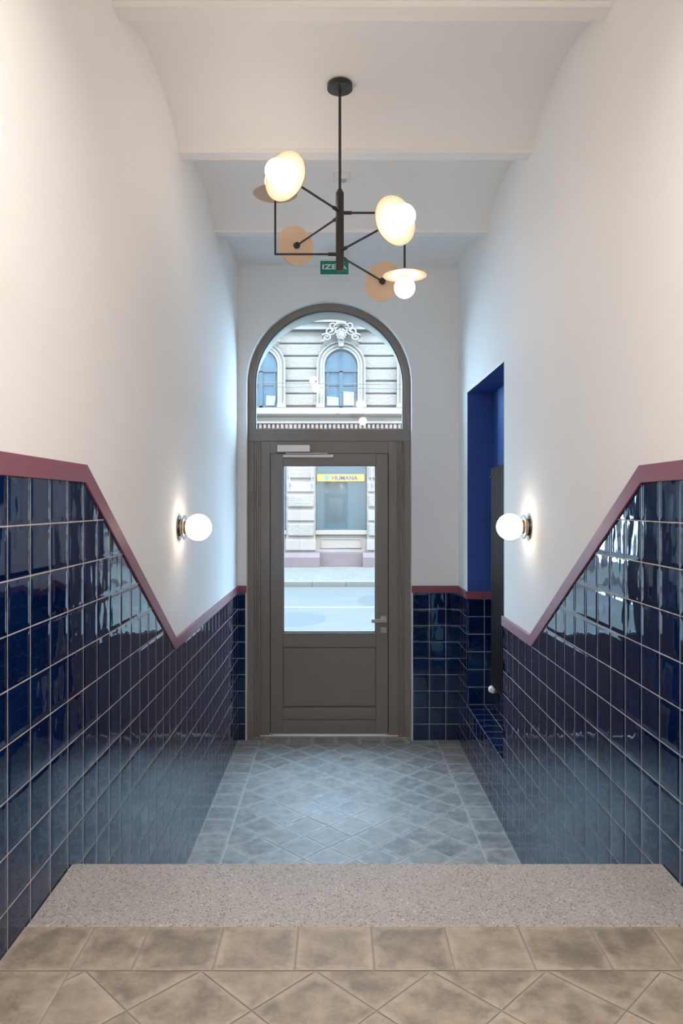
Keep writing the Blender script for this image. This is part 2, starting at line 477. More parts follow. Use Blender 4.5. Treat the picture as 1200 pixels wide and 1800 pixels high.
# ------------------------------------------------------------------ end wall with arched opening
AX, AR, AZ = -.067, .705, H + 1.033
def arch_pts(r, n=48, cx=AX, cz=AZ, leg=None):
    p = [(cx + r * math.cos(PI - PI * k / n), cz + r * math.sin(PI - PI * k / n)) for k in range(n + 1)]
    if leg is not None: p = [(cx - r, leg)] + p + [(cx + r, leg)]
    return p
def arched_wall(x0, x1, y0, y1, zb, zt):
    w = MB()
    w.box(x0, AX - AR, y0, y1, zb, zt); w.box(AX + AR, x1, y0, y1, zb, zt)
    A = arch_pts(AR); B = [(p[0], zt) for p in A]
    w.strip(A, B, 1, y0, y1)
    return w
wall_back = struct(arched_wall(XL - .3, XR + .31, YB + TT, 6.62, -.3, TOPZ).build('wall_back', M['plaster'], smooth=True, angle=20))
MB().box(XL, AX - AR, YB, YB + TT, 0, z0 + .02).box(AX + AR + .009, XR, YB, YB + TT, 0, z0 + .02).build('tile_cladding', M['tile_y'], wall_back)
MB().box(AX - AR - .009, AX - AR, YB - .001, YB + TT, 0, z0).box(AX + AR, AX + AR + .009, YB - .001, YB + TT, 0, z0).build('tile_edge_strip', M['white_plastic'], wall_back)
struct(arched_wall(-14, 14, 6.62, 6.91, -.4, 20.0).build('wall_outer', M['outer'], smooth=True, angle=20))
struct(MB().box(XL - .3, XR + .31, Y0 - .3, Y0, -.3, TOPZ).build('wall_rear', M['plaster']))

# ------------------------------------------------------------------ vaulted ceiling between beams
beams = [(2.8055 + 1.148 * k - .042, 2.8055 + 1.148 * k + .042) for k in range(-7, 3)]
prof = []
ys = Y0
zsp, rise = H + 1.897, .138
def arc(a, b, n=20, r=rise, zs=zsp):
    c, hf = (a + b) / 2, (b - a) / 2
    return [(a + (b - a) * k / n, zs + r * (1 - abs((a + (b - a) * k / n - c) / hf) ** 2.2)) for k in range(n + 1)]
prof.append((Y0 - .1, zsp))
for i, (a, b) in enumerate(beams):
    if a < Y0: continue
    prof += [(a, zsp), (a, H + 1.876), (b, H + 1.876), (b, zsp)]
    if i < len(beams) - 1: prof += arc(b, beams[i + 1][0])[1:-1]
last = beams[-1][1]
prof += [p for p in arc(last, last + 1.72, 30, .150) if p[0] < YB + .05][1:]
prof.append((YB + .08, prof[-1][1]))
cm = MB(); cm.strip(prof, [(p[0], TOPZ + .05) for p in prof], 0, XL - .2, XR + .2)
struct(cm.build('ceiling', M['ceiling'], smooth=True, angle=30))
def ceil_z(y):
    for k in range(len(prof) - 1):
        if prof[k][0] <= y <= prof[k + 1][0] and prof[k + 1][0] > prof[k][0]:
            f = (y - prof[k][0]) / (prof[k + 1][0] - prof[k][0]); return prof[k][1] * (1 - f) + prof[k + 1][1] * f
    return zsp

# ------------------------------------------------------------------ cement tile floors
def clip(poly, x0, x1, y0, y1):
    def cut(P, f, ix):
        out = []
        for k in range(len(P)):
            a, b = P[k], P[(k + 1) % len(P)]
            fa, fb = f(a), f(b)
            if fa >= 0: out.append(a)
            if (fa >= 0) != (fb >= 0):
                t = fa / (fa - fb); out.append(tuple(a[j] + (b[j] - a[j]) * t for j in range(4)))
        return out
    for f in (lambda p: p[0] - x0, lambda p: x1 - p[0], lambda p: p[1] - y0, lambda p: y1 - p[1]):
        if not poly: return []
        poly = cut(poly, f, 0)
    return poly
def add_tile(mb, pts, z, reg, gap=.0035, side=.2):
    g = gap / side / 2
    o, u, v = Vector(pts[0]), Vector(pts[1]) - Vector(pts[0]), Vector(pts[3]) - Vector(pts[0])
    q = []
    for (a, b) in ((g, g), (1 - g, g), (1 - g, 1 - g), (g, 1 - g)):
        p = o + u * a + v * b; q.append((p.x, p.y, a, b))
    q = clip(q, reg[0] + gap / 2, reg[1] - gap / 2, reg[2] + gap / 2, reg[3] - gap / 2)
    if len(q) < 3: return
    A = abs(sum(q[k][0] * q[(k + 1) % len(q)][1] - q[(k + 1) % len(q)][0] * q[k][1] for k in range(len(q)))) / 2
    if A < 1e-5: return
    tn = (random.random(), random.random(), random.random(), 1)
    dz = random.uniform(0, .0006)
    mb.face([(p[0], p[1], z + dz) for p in q], [(p[2], p[3]) for p in q], tn)
def square_run(mb, x0, x1, y0, y1, xs, ys, z, side=.2):
    """grid of square tiles clipped to the region; xs, ys = phase"""
    i0 = math.floor((x0 - xs) / side) - 1; i1 = math.ceil((x1 - xs) / side) + 1
    j0 = math.floor((y0 - ys) / side) - 1; j1 = math.ceil((y1 - ys) / side) + 1
    for i in range(i0, i1):
        for j in range(j0, j1):
            a, b = xs + i * side, ys + j * side
            add_tile(mb, [(a, b), (a + side, b), (a + side, b + side), (a, b + side)], z, (x0, x1, y0, y1), side=side)
def diag_run(mb, x0, x1, y0, y1, vx, vy, z, side=.2):
    d = side * math.sqrt(2) / 2
    n = 30
    for i in range(-n, n):
        for j in range(-n, n):
            cx, cy = vx + (i + j) * d, vy + (i - j) * d
            if cx < x0 - .4 or cx > x1 + .4 or cy < y0 - .4 or cy > y1 + .4: continue
            add_tile(mb, [(cx, cy), (cx + d, cy + d), (cx, cy + 2 * d), (cx - d, cy + d)], z, (x0, x1, y0, y1), side=side)
fl = struct(MB().box(XL - .05, XR + .05, 3.4, 6.347, -.12, -.0015).build('floor', M['grout_pale']))
tm = MB()
bi = 6.146
square_run(tm, XL, -.65, 3.3, bi, -.65 - .2, 4.287, 0)
square_run(tm, XL, -.65, bi, YB, -.65 - .2, bi, 0)
square_run(tm, .844, XR, 3.3, bi, .844, 4.287, 0)
square_run(tm, .844, XR, bi, YB, .844, bi, 0)
square_run(tm, -.65, .844, bi, YB, -.61, bi, 0)
square_run(tm, AX - AR, AX + AR, YB, 6.347, -.61, bi, 0)
diag_run(tm, -.65, .844, 3.3, bi, -.475, bi, 0)
tm.build('floor_tiles', M['cement_cool'], fl, fix=False)
fu = struct(MB().box(XL - .05, XR + .05, Y0, 1.98, FU - .12, FU - .0015).build('floor_upper', M['grout']))
tm = MB()
b0, b1 = 1.79, 1.98
xs = [-.842, -.652, -.504, -.305, -.1035, .0917, .289, .4875, .678, .845, XR]
for k in range(len(xs) - 1):
    wdt = xs[k + 1] - xs[k]
    add_tile(tm, [(xs[k], b0), (xs[k + 1], b0), (xs[k + 1], b1), (xs[k], b1)], FU, (XL, XR, b0, b1), gap=.005, side=wdt)
square_run(tm, XL, -.652, Y0, b0, -.652 - .2, b0, FU)
square_run(tm, .845, XR, Y0, b0, .845, b0, FU)
diag_run(tm, -.652, .845, Y0, b0, -.333, b0, FU, side=.199)
tm.build('floor_tiles', M['cement'], fu, fix=False)

# stone stairs (top tread flush with the upper floor)
st = empty('staircase', (0.1, 2.3, 0), 'grey speckled stone staircase between the blue tiled walls', 'stairs')
n = 5; rs = FU / n; tr = (3.50 - YS) / (n - 1)
for k in range(n):
    zt = FU - k * rs
    ya = 1.98 if k == 0 else YS + (k - 1) * tr - .03
    yb = YS if k == 0 else YS + k * tr
    m = MB(); m.box(XL + .0005, XR - .0005, ya, yb, zt - .045, zt); m.box(XL + .0005, XR - .0005, ya + .0, yb - .025, max(-.05, zt - rs - .04), zt - .045)
    m.build('step', M['stone'], st, bevel=.006)

# ------------------------------------------------------------------ door and fanlight
YF = 6.347
def fx(px): return (px - CX) / 202.5
def fz(py): return H + (CY - py) / 202.5
door = empty('door_1', (AX, YF, 0), kind='structure')
win = empty('window_1', (AX, YF, fz(776)), kind='structure')
D = M['door']
y0, y1 = YF, YF + .075
zt0, zt1 = fz(776), fz(755)
ro, ri = AR - .002, AR - .058
w = MB()
w.strip(arch_pts(ro, leg=zt1), arch_pts(ri, leg=zt1), 1, y0, y1)
w.build('frame', D, win, smooth=True, angle=20)
w = MB(); w.box(AX - ro, AX + ro, y0 - .004, y1, zt0, zt1); w.build('transom_bar', D, win, bevel=.0015)
w = MB(); w.strip(arch_pts(ri + .001, leg=zt1), arch_pts(ri - .012, leg=zt1), 1, y0 + .022, y1 - .01)
w.box(AX - ri, AX + ri, y0 + .022, y1 - .01, zt1, zt1 + .007)
w.build('glazing_bead', M['bead'], win, smooth=True, angle=20)
pts = arch_pts(ri - .004, leg=zt1 + .002)
for yy in (y0 + .032, y0 + .056):
    m = MB(); m.face([(p[0], yy, p[1]) for p in pts]); m.build('pane', M['glass'], win, fix=False)
# lower frame: fluted jambs, head
lx0, lx1 = fx(475.2), fx(681.8)
def jamb(xa, xb, ga, gb):
    gr = 4; pr = []; wg = .0062; st_ = (gb - ga - wg) / (gr - 1)
    pr = [(xa, y0)]
    for k in range(gr):
        g0 = ga + k * st_
        pr += [(g0, y0), (g0 + .001, y0 + .009), (g0 + wg - .001, y0 + .009), (g0 + wg, y0)]
    pr += [(xb, y0), (xb, y1), (xa, y1)]
    return MB().prism(pr, 2, 0.0, zt0 - .0015)
jamb(AX - ro, lx0 - .004, fx(446.5), fx(459)).build('jamb', D, door)
jamb(lx1 + .004, AX + ro, fx(697.8), fx(710.3)).build('jamb', D, door)
w = MB(); w.box(lx0 - .0025, lx1 + .0025, y0, y1, fz(797), zt0 - .0015); w.build('frame_head', D, door, bevel=.0015)
w = MB(); w.box(lx0 - .02, lx1 + .02, y0 + .03, y1 - .005, 0.0, fz(796)); 
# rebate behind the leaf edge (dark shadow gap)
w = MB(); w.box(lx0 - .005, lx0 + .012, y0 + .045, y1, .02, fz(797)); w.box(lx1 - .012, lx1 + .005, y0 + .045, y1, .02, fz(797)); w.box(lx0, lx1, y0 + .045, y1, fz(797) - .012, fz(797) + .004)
w.build('shadow_gap_strip', M['shadow_gap_strip'], door)
w = MB(); w.box(lx0 - .09, lx1 + .09, y0 - .003, y1 + .03, -.002, .014); w.build('threshold', M['steel'], door, bevel=.002)
leaf = empty('leaf', (0, 0, 0)); leaf.parent = door; leaf.matrix_parent_inverse = Matrix.Translation(door.location).inverted()
e = .0009; yl = y0 + .004; yl1 = yl + .058
gx0, gx1 = fx(497.3), fx(660.2)
zb, ztp = fz(1289.6), fz(797) - .003
gz1, gz0 = fz(818), fz(1112)
def lpart(name, mb, mat=D, bev=.0015): return mb.build(name, mat, leaf, bevel=bev)
lpart('stile', MB().box(lx0 + .002, gx0 - e, yl, yl1, zb, ztp)); lpart('stile', MB().box(gx1 + e, lx1 - .002, yl, yl1, zb, ztp))
lpart('rail', MB().box(gx0, gx1, yl, yl1, gz1, ztp)); lpart('rail', MB().box(gx0, gx1, yl, yl1, fz(1137.5), gz0))
lpart('rail', MB().box(gx0, gx1, yl, yl1, fz(1264), fz(1243.3))); lpart('rail', MB().box(gx0, gx1, yl, yl1, zb, fz(1265.2)))
pz0, pz1 = fz(1243), fz(1137.5)
lpart('panel', MB().box(gx0, gx1, yl + .022, yl1 - .01, fz(1266), pz1).box(gx0 + .006, gx1 - .006, yl + .004, yl + .03, pz0 + .012, pz1 - .006), bev=.002)
w = MB()
for (a, b, c, d) in ((gx0, gx0 + .009, gz0, gz1), (gx1 - .009, gx1, gz0, gz1), (gx0, gx1, gz0, gz0 + .011), (gx0, gx1, gz1 - .007, gz1)):
    w.box(a, b, yl + .016, yl1 - .006, c, d)
lpart('glazing_bead', w, M['bead'])
for yy in (yl + .024, yl + .046):
    m = MB(); m.face([(gx0 + .004, yy, gz0 + .004), (gx1 - .004, yy, gz0 + .004), (gx1 - .004, yy, gz1 - .004), (gx0 + .004, yy, gz1 - .004)])
    m.build('glass_pane', M['glass'], leaf, fix=False)
# lever handle and lock
w = MB(); w.box(fx(668.3), fx(678.7), yl - .009, yl, fz(1092.5), fz(1082.5))
w.lathe([(.011, 0), (.011, .045)], (fx(673.8), yl - .005, fz(1089.3)), (0, -1, 0), 20)
w.box(fx(652), fx(678.6), yl - .056, yl - .044, fz(1092.7), fz(1086.6))
lpart('handle', w, M['steel'], .001)['label'] = 'brushed steel lever handle'
w = MB(); w.box(fx(668.5), fx(678.9), yl - .007, yl, fz(1112.2), fz(1102.3))
w.lathe([(.0105, 0), (.0105, .006), (.008, .0065), (0, .0065)], (fx(673.7), yl - .006, fz(1106)), (0, -1, 0), 20)
w.box(fx(672.6), fx(674.6), yl - .02, yl - .006, fz(1111), fz(1104.5))
lpart('lock_plate', w, M['steel'], .001)
w = MB()
for zz in (fz(880), fz(1230)): pass
# closer
cl = MB(); cl.box(fx(488), fx(545), y0 - .05, y0, fz(795.2), fz(783)); clo = cl.build('door_closer', M['closer'], door, bevel=.003)
ar = MB(); ar.box(fx(497.5), fx(585.6), yl - .022, yl - .001, fz(804.2), fz(799.4)); ar.lathe([(.004, 0), (.004, .002), (0, .002)], (fx(500), yl - .022, fz(801.8)), (0, -1, 0), 10)
aro = ar.build('closer_rail', M['closer'], door, bevel=.001)
ar = MB(); ar.lathe([(.009, 0), (.009, .014)], (fx(504), yl - .03, fz(795.5)), (0, 0, -1), 14); ar.box(fx(503), fx(576), yl - .036, yl - .022, fz(798.3), fz(796.8)); ar.build('closer_arm', M['closer'], door, bevel=.0008)

# ------------------------------------------------------------------ chandelier
def lightfit(name, o, mat, label, cat, group=None): pass
CHX, CHY = .014, 3.54
cz = ceil_z(CHY)
ch = empty('chandelier', (CHX, CHY, cz), 'black branching chandelier with six glowing opal globes on pale wooden discs', 'chandelier')
BK = M['black']
MB().lathe([(0, 0), (.058, 0), (.061, -.003), (.061, -.026), (.0, -.0265)][::1], (CHX, CHY, cz + .004), (0, 0, 1), 40).build('canopy', BK, ch, smooth=True)
zs0 = ZZ(336, CHY); zs1 = ZZ(480, CHY)
MB().tube([(CHX, CHY, cz - .02), (CHX, CHY, zs0)], .0068, 16).build('rod', BK, ch, smooth=True)
MB().lathe([(0, 0), (.011, 0), (.012, -.004), (.0125, -.010), (.0185, -.013), (.0195, -.018), (.0195, -(zs0 - zs1)), (.017, -(zs0 - zs1)), (0, -(zs0 - zs1) + .001)], (CHX, CHY, zs0 + .008), (0, 0, 1), 28).build('stem', BK, ch, smooth=True)
def lamp(tip, axis, rdisc=.107, rg=.0505):
    """disc + socket + globe; axis points from the disc to the globe"""
    t = Vector(tip); a = Vector(axis).normalized()
    d = MB().lathe([(0, 0), (rdisc - .001, 0), (rdisc, .001), (rdisc, .0045), (rdisc - .001, .0055), (0, .0055)], t, a, 56).build('disc_shade', M['disc'], ch, smooth=True)
    d['label'] = 'pale wooden disc'
    def kid(mb, name, mat):
        o = mb.build(name, mat, None, smooth=True); o.parent = d; return o
    # disc is parented to the empty by inverse; its own local space is world space
    kid(MB().lathe([(0, -.024), (.0105, -.024), (.0115, -.018), (.0165, -.015), (.0175, -.004), (.0175, 0)], t, a, 24), 'mount', BK)
    kid(MB().lathe([(.024, .0055), (.024, .017), (0, .017)], t, a, 28), 'socket', M['disc'])
    kid(MB().ball(t + a * (.0125 + rg), rg, n=28, m=18), 'globe', M['globe'])
def arm(pts, r=.0052):
    p = [Vector(q) for q in pts]
    m = MB()
    for q0, q1 in zip(p, p[1:]): m.tube([q0, q1], r, 12)
    if len(p) > 2:
        for q in p[1:-1]: m.ball(q, r * 1.02, n=12, m=8)
    d = (p[1] - p[0]).normalized(); m.tube([p[0], p[0] + d * .045], .0088, 14)
    m.build('arm', BK, ch, smooth=True)
def dirv(deg): return Vector((math.cos(math.radians(deg)), math.sin(math.radians(deg)), 0))
top_z, bot_z = H + 1.40, H + 1.207
L = .445
def hub(z): return Vector((CHX, CHY, z))
for z, deg, ln in ((H + 1.413, 238, L), (H + 1.390, 120, L + .02), (H + 1.222, -58, L), (H + 1.198, 60, L + .02)):
    u = dirv(deg); tip = hub(z) + u * ln
    arm([hub(z) + u * .012, tip - u * .02]); lamp(tip, u)
u = Vector((1, 0, 0)); zt = H + 1.407
px_ = .327 - CHX
arm([hub(zt) + u * .012, hub(zt) + u * px_, hub(zt) + u * px_ - Vector((0, 0, zt - (H + 1.108) - .01))]); lamp(hub(H + 1.108) + u * px_, (0, 0, -1))
u = Vector((-1, 0, 0)); zb_ = H + 1.207
arm([hub(zb_) + u * .012, hub(zb_) + u * .312, hub(zb_) + u * .312 + Vector((0, 0, .28))]); lamp(hub(H + 1.497) + u * .312, (0, 0, 1))

# ------------------------------------------------------------------ wall globes
def sconce(x, y, z, side, label, group='opal globe wall lamps'):
    a = Vector((-side, 0, 0)); o = Vector((x, y, z))
    e_ = empty('wall_lamp', (x, y, z), label, 'wall lamp', group)
    def k(mb, name, mat): 
        r = mb.build(name, mat, e_, smooth=True); return r
    k(MB().lathe([(0, 0), (.066, 0), (.067, .001), (.067, .004), (.066, .005), (.0, .005)], o, a, 48), 'wall_plate', M['chrome'])
    k(MB().lathe([(.046, .004), (.047, .006), (.047, .026), (.046, .028), (0, .028)], o, a, 48), 'base', M['chrome'])
    k(MB().lathe([(0, .026), (.066, .026), (.067, .027), (.067, .031), (.066, .032), (.0, .032)], o, a, 48), 'flange', M['chrome'])
    k(MB().lathe([(.036, .031), (.036, .042), (0, .042)], o, a, 40), 'socket', M['brass'])
    k(MB().ball(o + a * .103, .0715, n=40, m=24), 'globe', M['globe_wall'])
XP, XQ = XL - TT, XR + TT
sconce(XP, 3.94, ZZ(927, 3.94), -1, 'glowing opal globe lamp above the V of the mauve rail, opposite the niche')
sconce(XQ, 3.97, ZZ(926, 3.97), 1, 'glowing opal globe lamp beside the blue niche and black radiator')
sconce(XP, 1.455, H + .751, -1, 'opal globe lamp high over the upper landing, cut by the picture edge')

# ------------------------------------------------------------------ exit sign
YE = 5.90
def ex(px): return X(px, YE)
def ez(py): return ZZ(py, YE)
es = empty('exit_sign', (ex(587), YE, ceil_z(YE)), 'green and white exit sign hanging under the vaulted ceiling before the arched window', 'exit sign')
MB().box(ex(562), ex(613), YE - .022, YE + .022, ez(457.5), ceil_z(YE) + .003).build('housing', M['white_plastic'], es, bevel=.004)
MB().box(ex(561), ex(614), YE - .006, YE + .006, ez(484.8), ez(457)).build('plate', M['sign_white'], es, bevel=.0015)
MB().box(ex(562.7), ex(612.4), YE - .008, YE - .005, ez(482.8), ez(459)).build('green_face', M['sign_green'], es)
text_obj('lettering', 'IZEJA', M['sign_white'], ex(566.5), ex(609.3), ez(476.6), ez(465.2), YE - .009, es, bold=.02, depth=.001)

# ------------------------------------------------------------------ motion detector
YD = 4.53; dz_ = ceil_z(YD)
md = empty('motion_detector', (X(601, YD), YD, dz_), 'small white motion detector on the ceiling behind the chandelier rod', 'motion detector')
MB().box(X(587, YD), X(615.3, YD), YD - .045, YD + .045, dz_ - .034, dz_ + .004).build('housing', M['white_plastic'], md, bevel=.012, seg=4)
MB().ball((X(603.5, YD), YD - .004, dz_ - .036), .018, (1, 1, .8), 20, 12).build('lens', M['grey_plastic'], md, smooth=True)

# ------------------------------------------------------------------ radiator in the niche
rx = 1.083; ry1, ry0 = rx * F / 270.5, 4.60
rz1, rz0 = H + .243 * rx, H - 1.19 * rx
rd = empty('radiator', (1.17, (ry0 + ry1) / 2, rz0), 'tall black tubular column radiator standing in the blue niche', 'radiator')
pitch = .046; k = 0; y = ry1 - .014
while y > ry0:
    m = MB()
    xa, xb = rx + .012, rx + .108
    for xc in (xa, (xa + xb) / 2, xb):
        m.tube([(xc, y, rz0 + .022), (xc, y, rz1 - .022)], .0118, 10)
    for zc, s_ in ((rz1 - .026, 1), (rz0 + .026, -1)):
        arcp = [((xa + xb) / 2 - .048 * math.cos(PI * j / 10), y, zc + s_ * .020 * math.sin(PI * j / 10)) for j in range(11)]
        m.tube(arcp, .0125, 10)
        m.tube([((xa + xb) / 2, y - pitch / 2, zc), ((xa + xb) / 2, y + (pitch / 2 if k else .012), zc)], .014, 10)
    m.build('column', M['rad'], rd, smooth=True)
    y -= pitch; k += 1
MB().lathe([(0, 0), (.009, 0), (.009, .006), (.0, .007)], (rx + .004, ry1 + .006, rz1 - .075), (-.4, 1, 0), 12).build('vent_valve', M['chrome'], rd, smooth=True)
vz = ZZ(1205, 5.3)
m = MB(); m.lathe([(.012, 0), (.013, .02), (.022, .022), (.026, .032), (.026, .055), (.020, .064), (0, .066)], (rx + .03, ry1 - .01, vz), (-.35, 1, 0), 20)
m.build('thermostat_knob', M['valve'], rd, smooth=True)['label'] = 'white thermostat knob'
MB().tube([(rx + .05, ry1 - .012, rz0 + .03), (rx + .05, ry1 + .02, rz0 + .03), (rx + .10, ry1 + .03, rz0 + .03), (nich['x'] + .002, ry1 + .03, rz0 + .03)], .008, 10).build('supply_pipe', M['rad'], rd, smooth=True)

# ------------------------------------------------------------------ street outside
SZ = H - 2.1; RZ = H - 2.237
KY = 19.8
struct(MB().box(-16, 16, 6.91, 10.0, RZ - .3, SZ).build('sidewalk_near', M['cobble']))
struct(MB().box(AX - AR, AX + AR, 6.347, 7.15, SZ - .01, -.002).build('doorstep_slab', M['kerb']))
struct(MB().box(-16, 16, 10.0, KY, RZ - .3, RZ).build('road', M['road']))
struct(MB().box(-16, 16, 15.72, 16.0, RZ, RZ + .003).build('road_marking', M['line']))
kb = MB()
for k in range(-18, 18):
    xk = X(549, KY) + k * .907; kb.box(xk, xk + .899, KY - .01, KY + .16, RZ - .1, SZ + .004)
struct(kb.build('kerb', M['kerb'], bevel=.008))
struct(MB().box(-16, 16, KY + .1, 25.2, RZ - .3, SZ).build('sidewalk_far', M['cobble']))
def shade_ellipse(cx, cy, rx_, ry_, n=40):  # shadow-like ellipse painted on the road as a thin dark sheet
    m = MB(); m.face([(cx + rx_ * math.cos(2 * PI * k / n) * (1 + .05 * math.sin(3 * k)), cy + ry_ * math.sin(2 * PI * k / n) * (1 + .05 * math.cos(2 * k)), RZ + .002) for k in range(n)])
    return struct(m.build('road_painted_shade', M['shade_ellipse'], fix=False))
shade_ellipse(X(515, 14.3), 14.3, X(592 + 58, 14.3), .90)
shade_ellipse(X(668, 16.9), 16.9, X(592 + 40, 16.9), 1.15)

YBF = 24.6
def bx(px): return X(px, YBF)
def bz(py): return ZZ(py, YBF)
bd = empty('building', (0, YBF, SZ), 'pale rusticated stone building with arched upper windows across the street', 'building')
BAY = 142.0 / 52.36; C0 = bx(599.5)
bays = range(-2, 3)
def bp(name, mb, mat, par=None, bevel=.0, **k):
    o = mb.build(name, mat, par or bd, bevel=bevel, **k); return o
xa, xb = C0 - 2.5 * BAY - .6, C0 + 2.5 * BAY + .6
bp('wall', MB().box(xa, xb, YBF + .36, YBF + 1.2, SZ - .2, 11.5), M['facade_up'])
# ground floor
for k in range(-3, 3):
    cx = C0 + (k + .5) * BAY; hw = 25.5 / 52.36
    p = MB().box(cx - hw, cx + hw, YBF + .03, YBF + .36, SZ, bz(790))
    po = bp('pilaster', p, M['facade'])
    rows = [(821, 840.5), (870, 891), (920.5, 942)]
    rows2 = [(848, 864.5), (897, 915.5)]
    yy = 821 - 49.5
    rows.append((yy, yy + 20)); rows2.append((799, 815.5))
    for a, b in rows:
        o1 = MB().box(cx - hw + .05, cx + hw - .05, YBF - .05, YBF + .04, bz(b), bz(a)).build('quarry_faced_block', M['rustic'], None, bevel=.03); o1.parent = po
    for a, b in rows2:
        o2 = MB().box(cx - hw + .03, cx + hw - .03, YBF - .03, YBF + .04, bz(b), bz(a)).build('smooth_block', M['facade'], None, bevel=.02); o2.parent = po
    o2 = MB().box(cx - hw - .02, cx + hw + .02, YBF - .05, YBF + .04, bz(967.5), bz(949)).build('smooth_block', M['facade'], None, bevel=.02); o2.parent = po
    pl = MB(); b2 = 33.5 / 52.36
    pl.prism([(YBF - .22, SZ), (YBF - .22, bz(979)), (YBF - .05, bz(971.5)), (YBF + .36, bz(971.5)), (YBF + .36, SZ)], 0, cx - b2, cx + b2)
    bp('plinth', pl, M['plinth'], bevel=.01)
for k in bays:
    cx = C0 + k * BAY; hw = (BAY - 51.0 / 52.36) / 2
    bp('shop_window_glass', MB().box(cx - hw + .04, cx + hw - .04, YBF + .24, YBF + .30, bz(931), bz(768)), M['shopglass'])
    fr = MB(); fr.box(cx - hw, cx - hw + .05, YBF + .2, YBF + .36, bz(932), bz(765)); fr.box(cx + hw - .05, cx + hw, YBF + .2, YBF + .36, bz(932), bz(765)); fr.box(cx - hw, cx + hw, YBF + .2, YBF + .36, bz(932.3), bz(930.3))
    bp('shop_window_frame', fr, M['win_frame'])
    sl = MB(); sl.box(cx - hw, cx + hw, YBF + .06, YBF + .36, bz(940), bz(932.3)); bp('shop_window_sill', sl, M['facade'], bevel=.01)
    pn = MB(); pn.box(cx - hw, cx + hw, YBF + .16, YBF + .36, bz(971), bz(940))
    x0_, x1_, za, zc = cx - hw + .19, cx + hw - .19, bz(964), bz(947)
    for q in ((x0_, x1_, zc - .03, zc), (x0_, x1_, za, za + .03), (x0_, x0_ + .03, za, zc), (x1_ - .03, x1_, za, zc)): pn.box(q[0], q[1], YBF + .135, YBF + .165, q[2], q[3])
    bp('spandrel_panel', pn, M['facade'], bevel=.008)
    bp('plinth', MB().box(cx - hw, cx + hw, YBF + .04, YBF + .36, SZ, bz(971)), M['plinth'], bevel=.01)
# cornice between the floors
cp = [(YBF + .36, bz(792)), (YBF + .1, bz(792)), (YBF + .1, bz(756)), (YBF - .05, bz(755)), (YBF - .05, bz(747)), (YBF - .18, bz(745)), (YBF - .18, bz(741)), (YBF - .12, bz(740)), (YBF - .12, bz(735)),
      (YBF - .30, bz(732)), (YBF - .36, bz(729.5)), (YBF - .36, bz(724)), (YBF - .10, bz(721)), (YBF - .10, bz(718.3)), (YBF + .02, bz(716.5)), (YBF + .36, bz(716.5))]
bp('cornice', MB().prism(cp, 0, xa, xb), M['facade'], bevel=0)
bp('frieze_band', MB().box(xa, xb, YBF - .125, YBF, bz(744.6), bz(736)), M['fascia'])
dn = MB(); q = xa
while q < xb:
    dn.box(q, q + .085, YBF - .15, YBF - .03, bz(754), bz(746.5)); q += .145
bp('dentils', dn, M['fascia'], bevel=.01)
# upper floor
RI, RO = 29.2 / 52.36, 43.2 / 52.36; SPZ = bz(640.5)
def arcp(cx, r, leg=None, n=28):
    p = [(cx + r * math.cos(PI - PI * j / n), SPZ + r * math.sin(PI - PI * j / n)) for j in range(n + 1)]
    return [(cx - r, leg)] + p + [(cx + r, leg)] if leg is not None else p
rowy = [602.3 - 22.25 * 2, 580.0, 602.3, 624.4, 646.7, 668.8, 691.2, 713.6]
for k in range(-3, 3):
    cx = C0 + (k + .5) * BAY
    for j in range(1, len(rowy) - 1):
        a, b = rowy[j], rowy[j + 1]
        zm = bz((a + b) / 2); dzv = zm - SPZ
        rr = RO - .10
        ext = rr if dzv <= 0 else (math.sqrt(max(0, rr * rr - dzv * dzv)))
        if j == 1: ext = max(ext, .62)
        hw = BAY / 2 - ext
        bp('rusticated_block', MB().box(cx - hw, cx + hw, YBF + .27, YBF + .37, bz(b) + .05, bz(a)), M['rustic'], bevel=.03)
m = MB()
m.box(xa, xb, YBF + .10, YBF + .37, bz(577.5), bz(566)); m.box(xa, xb, YBF - .02, YBF + .37, bz(566), bz(562.5)); m.box(xa, xb, YBF + .1, YBF + .37, bz(562.5), 11.0)
bp('upper_band', m, M['facade_up'], bevel=.01)
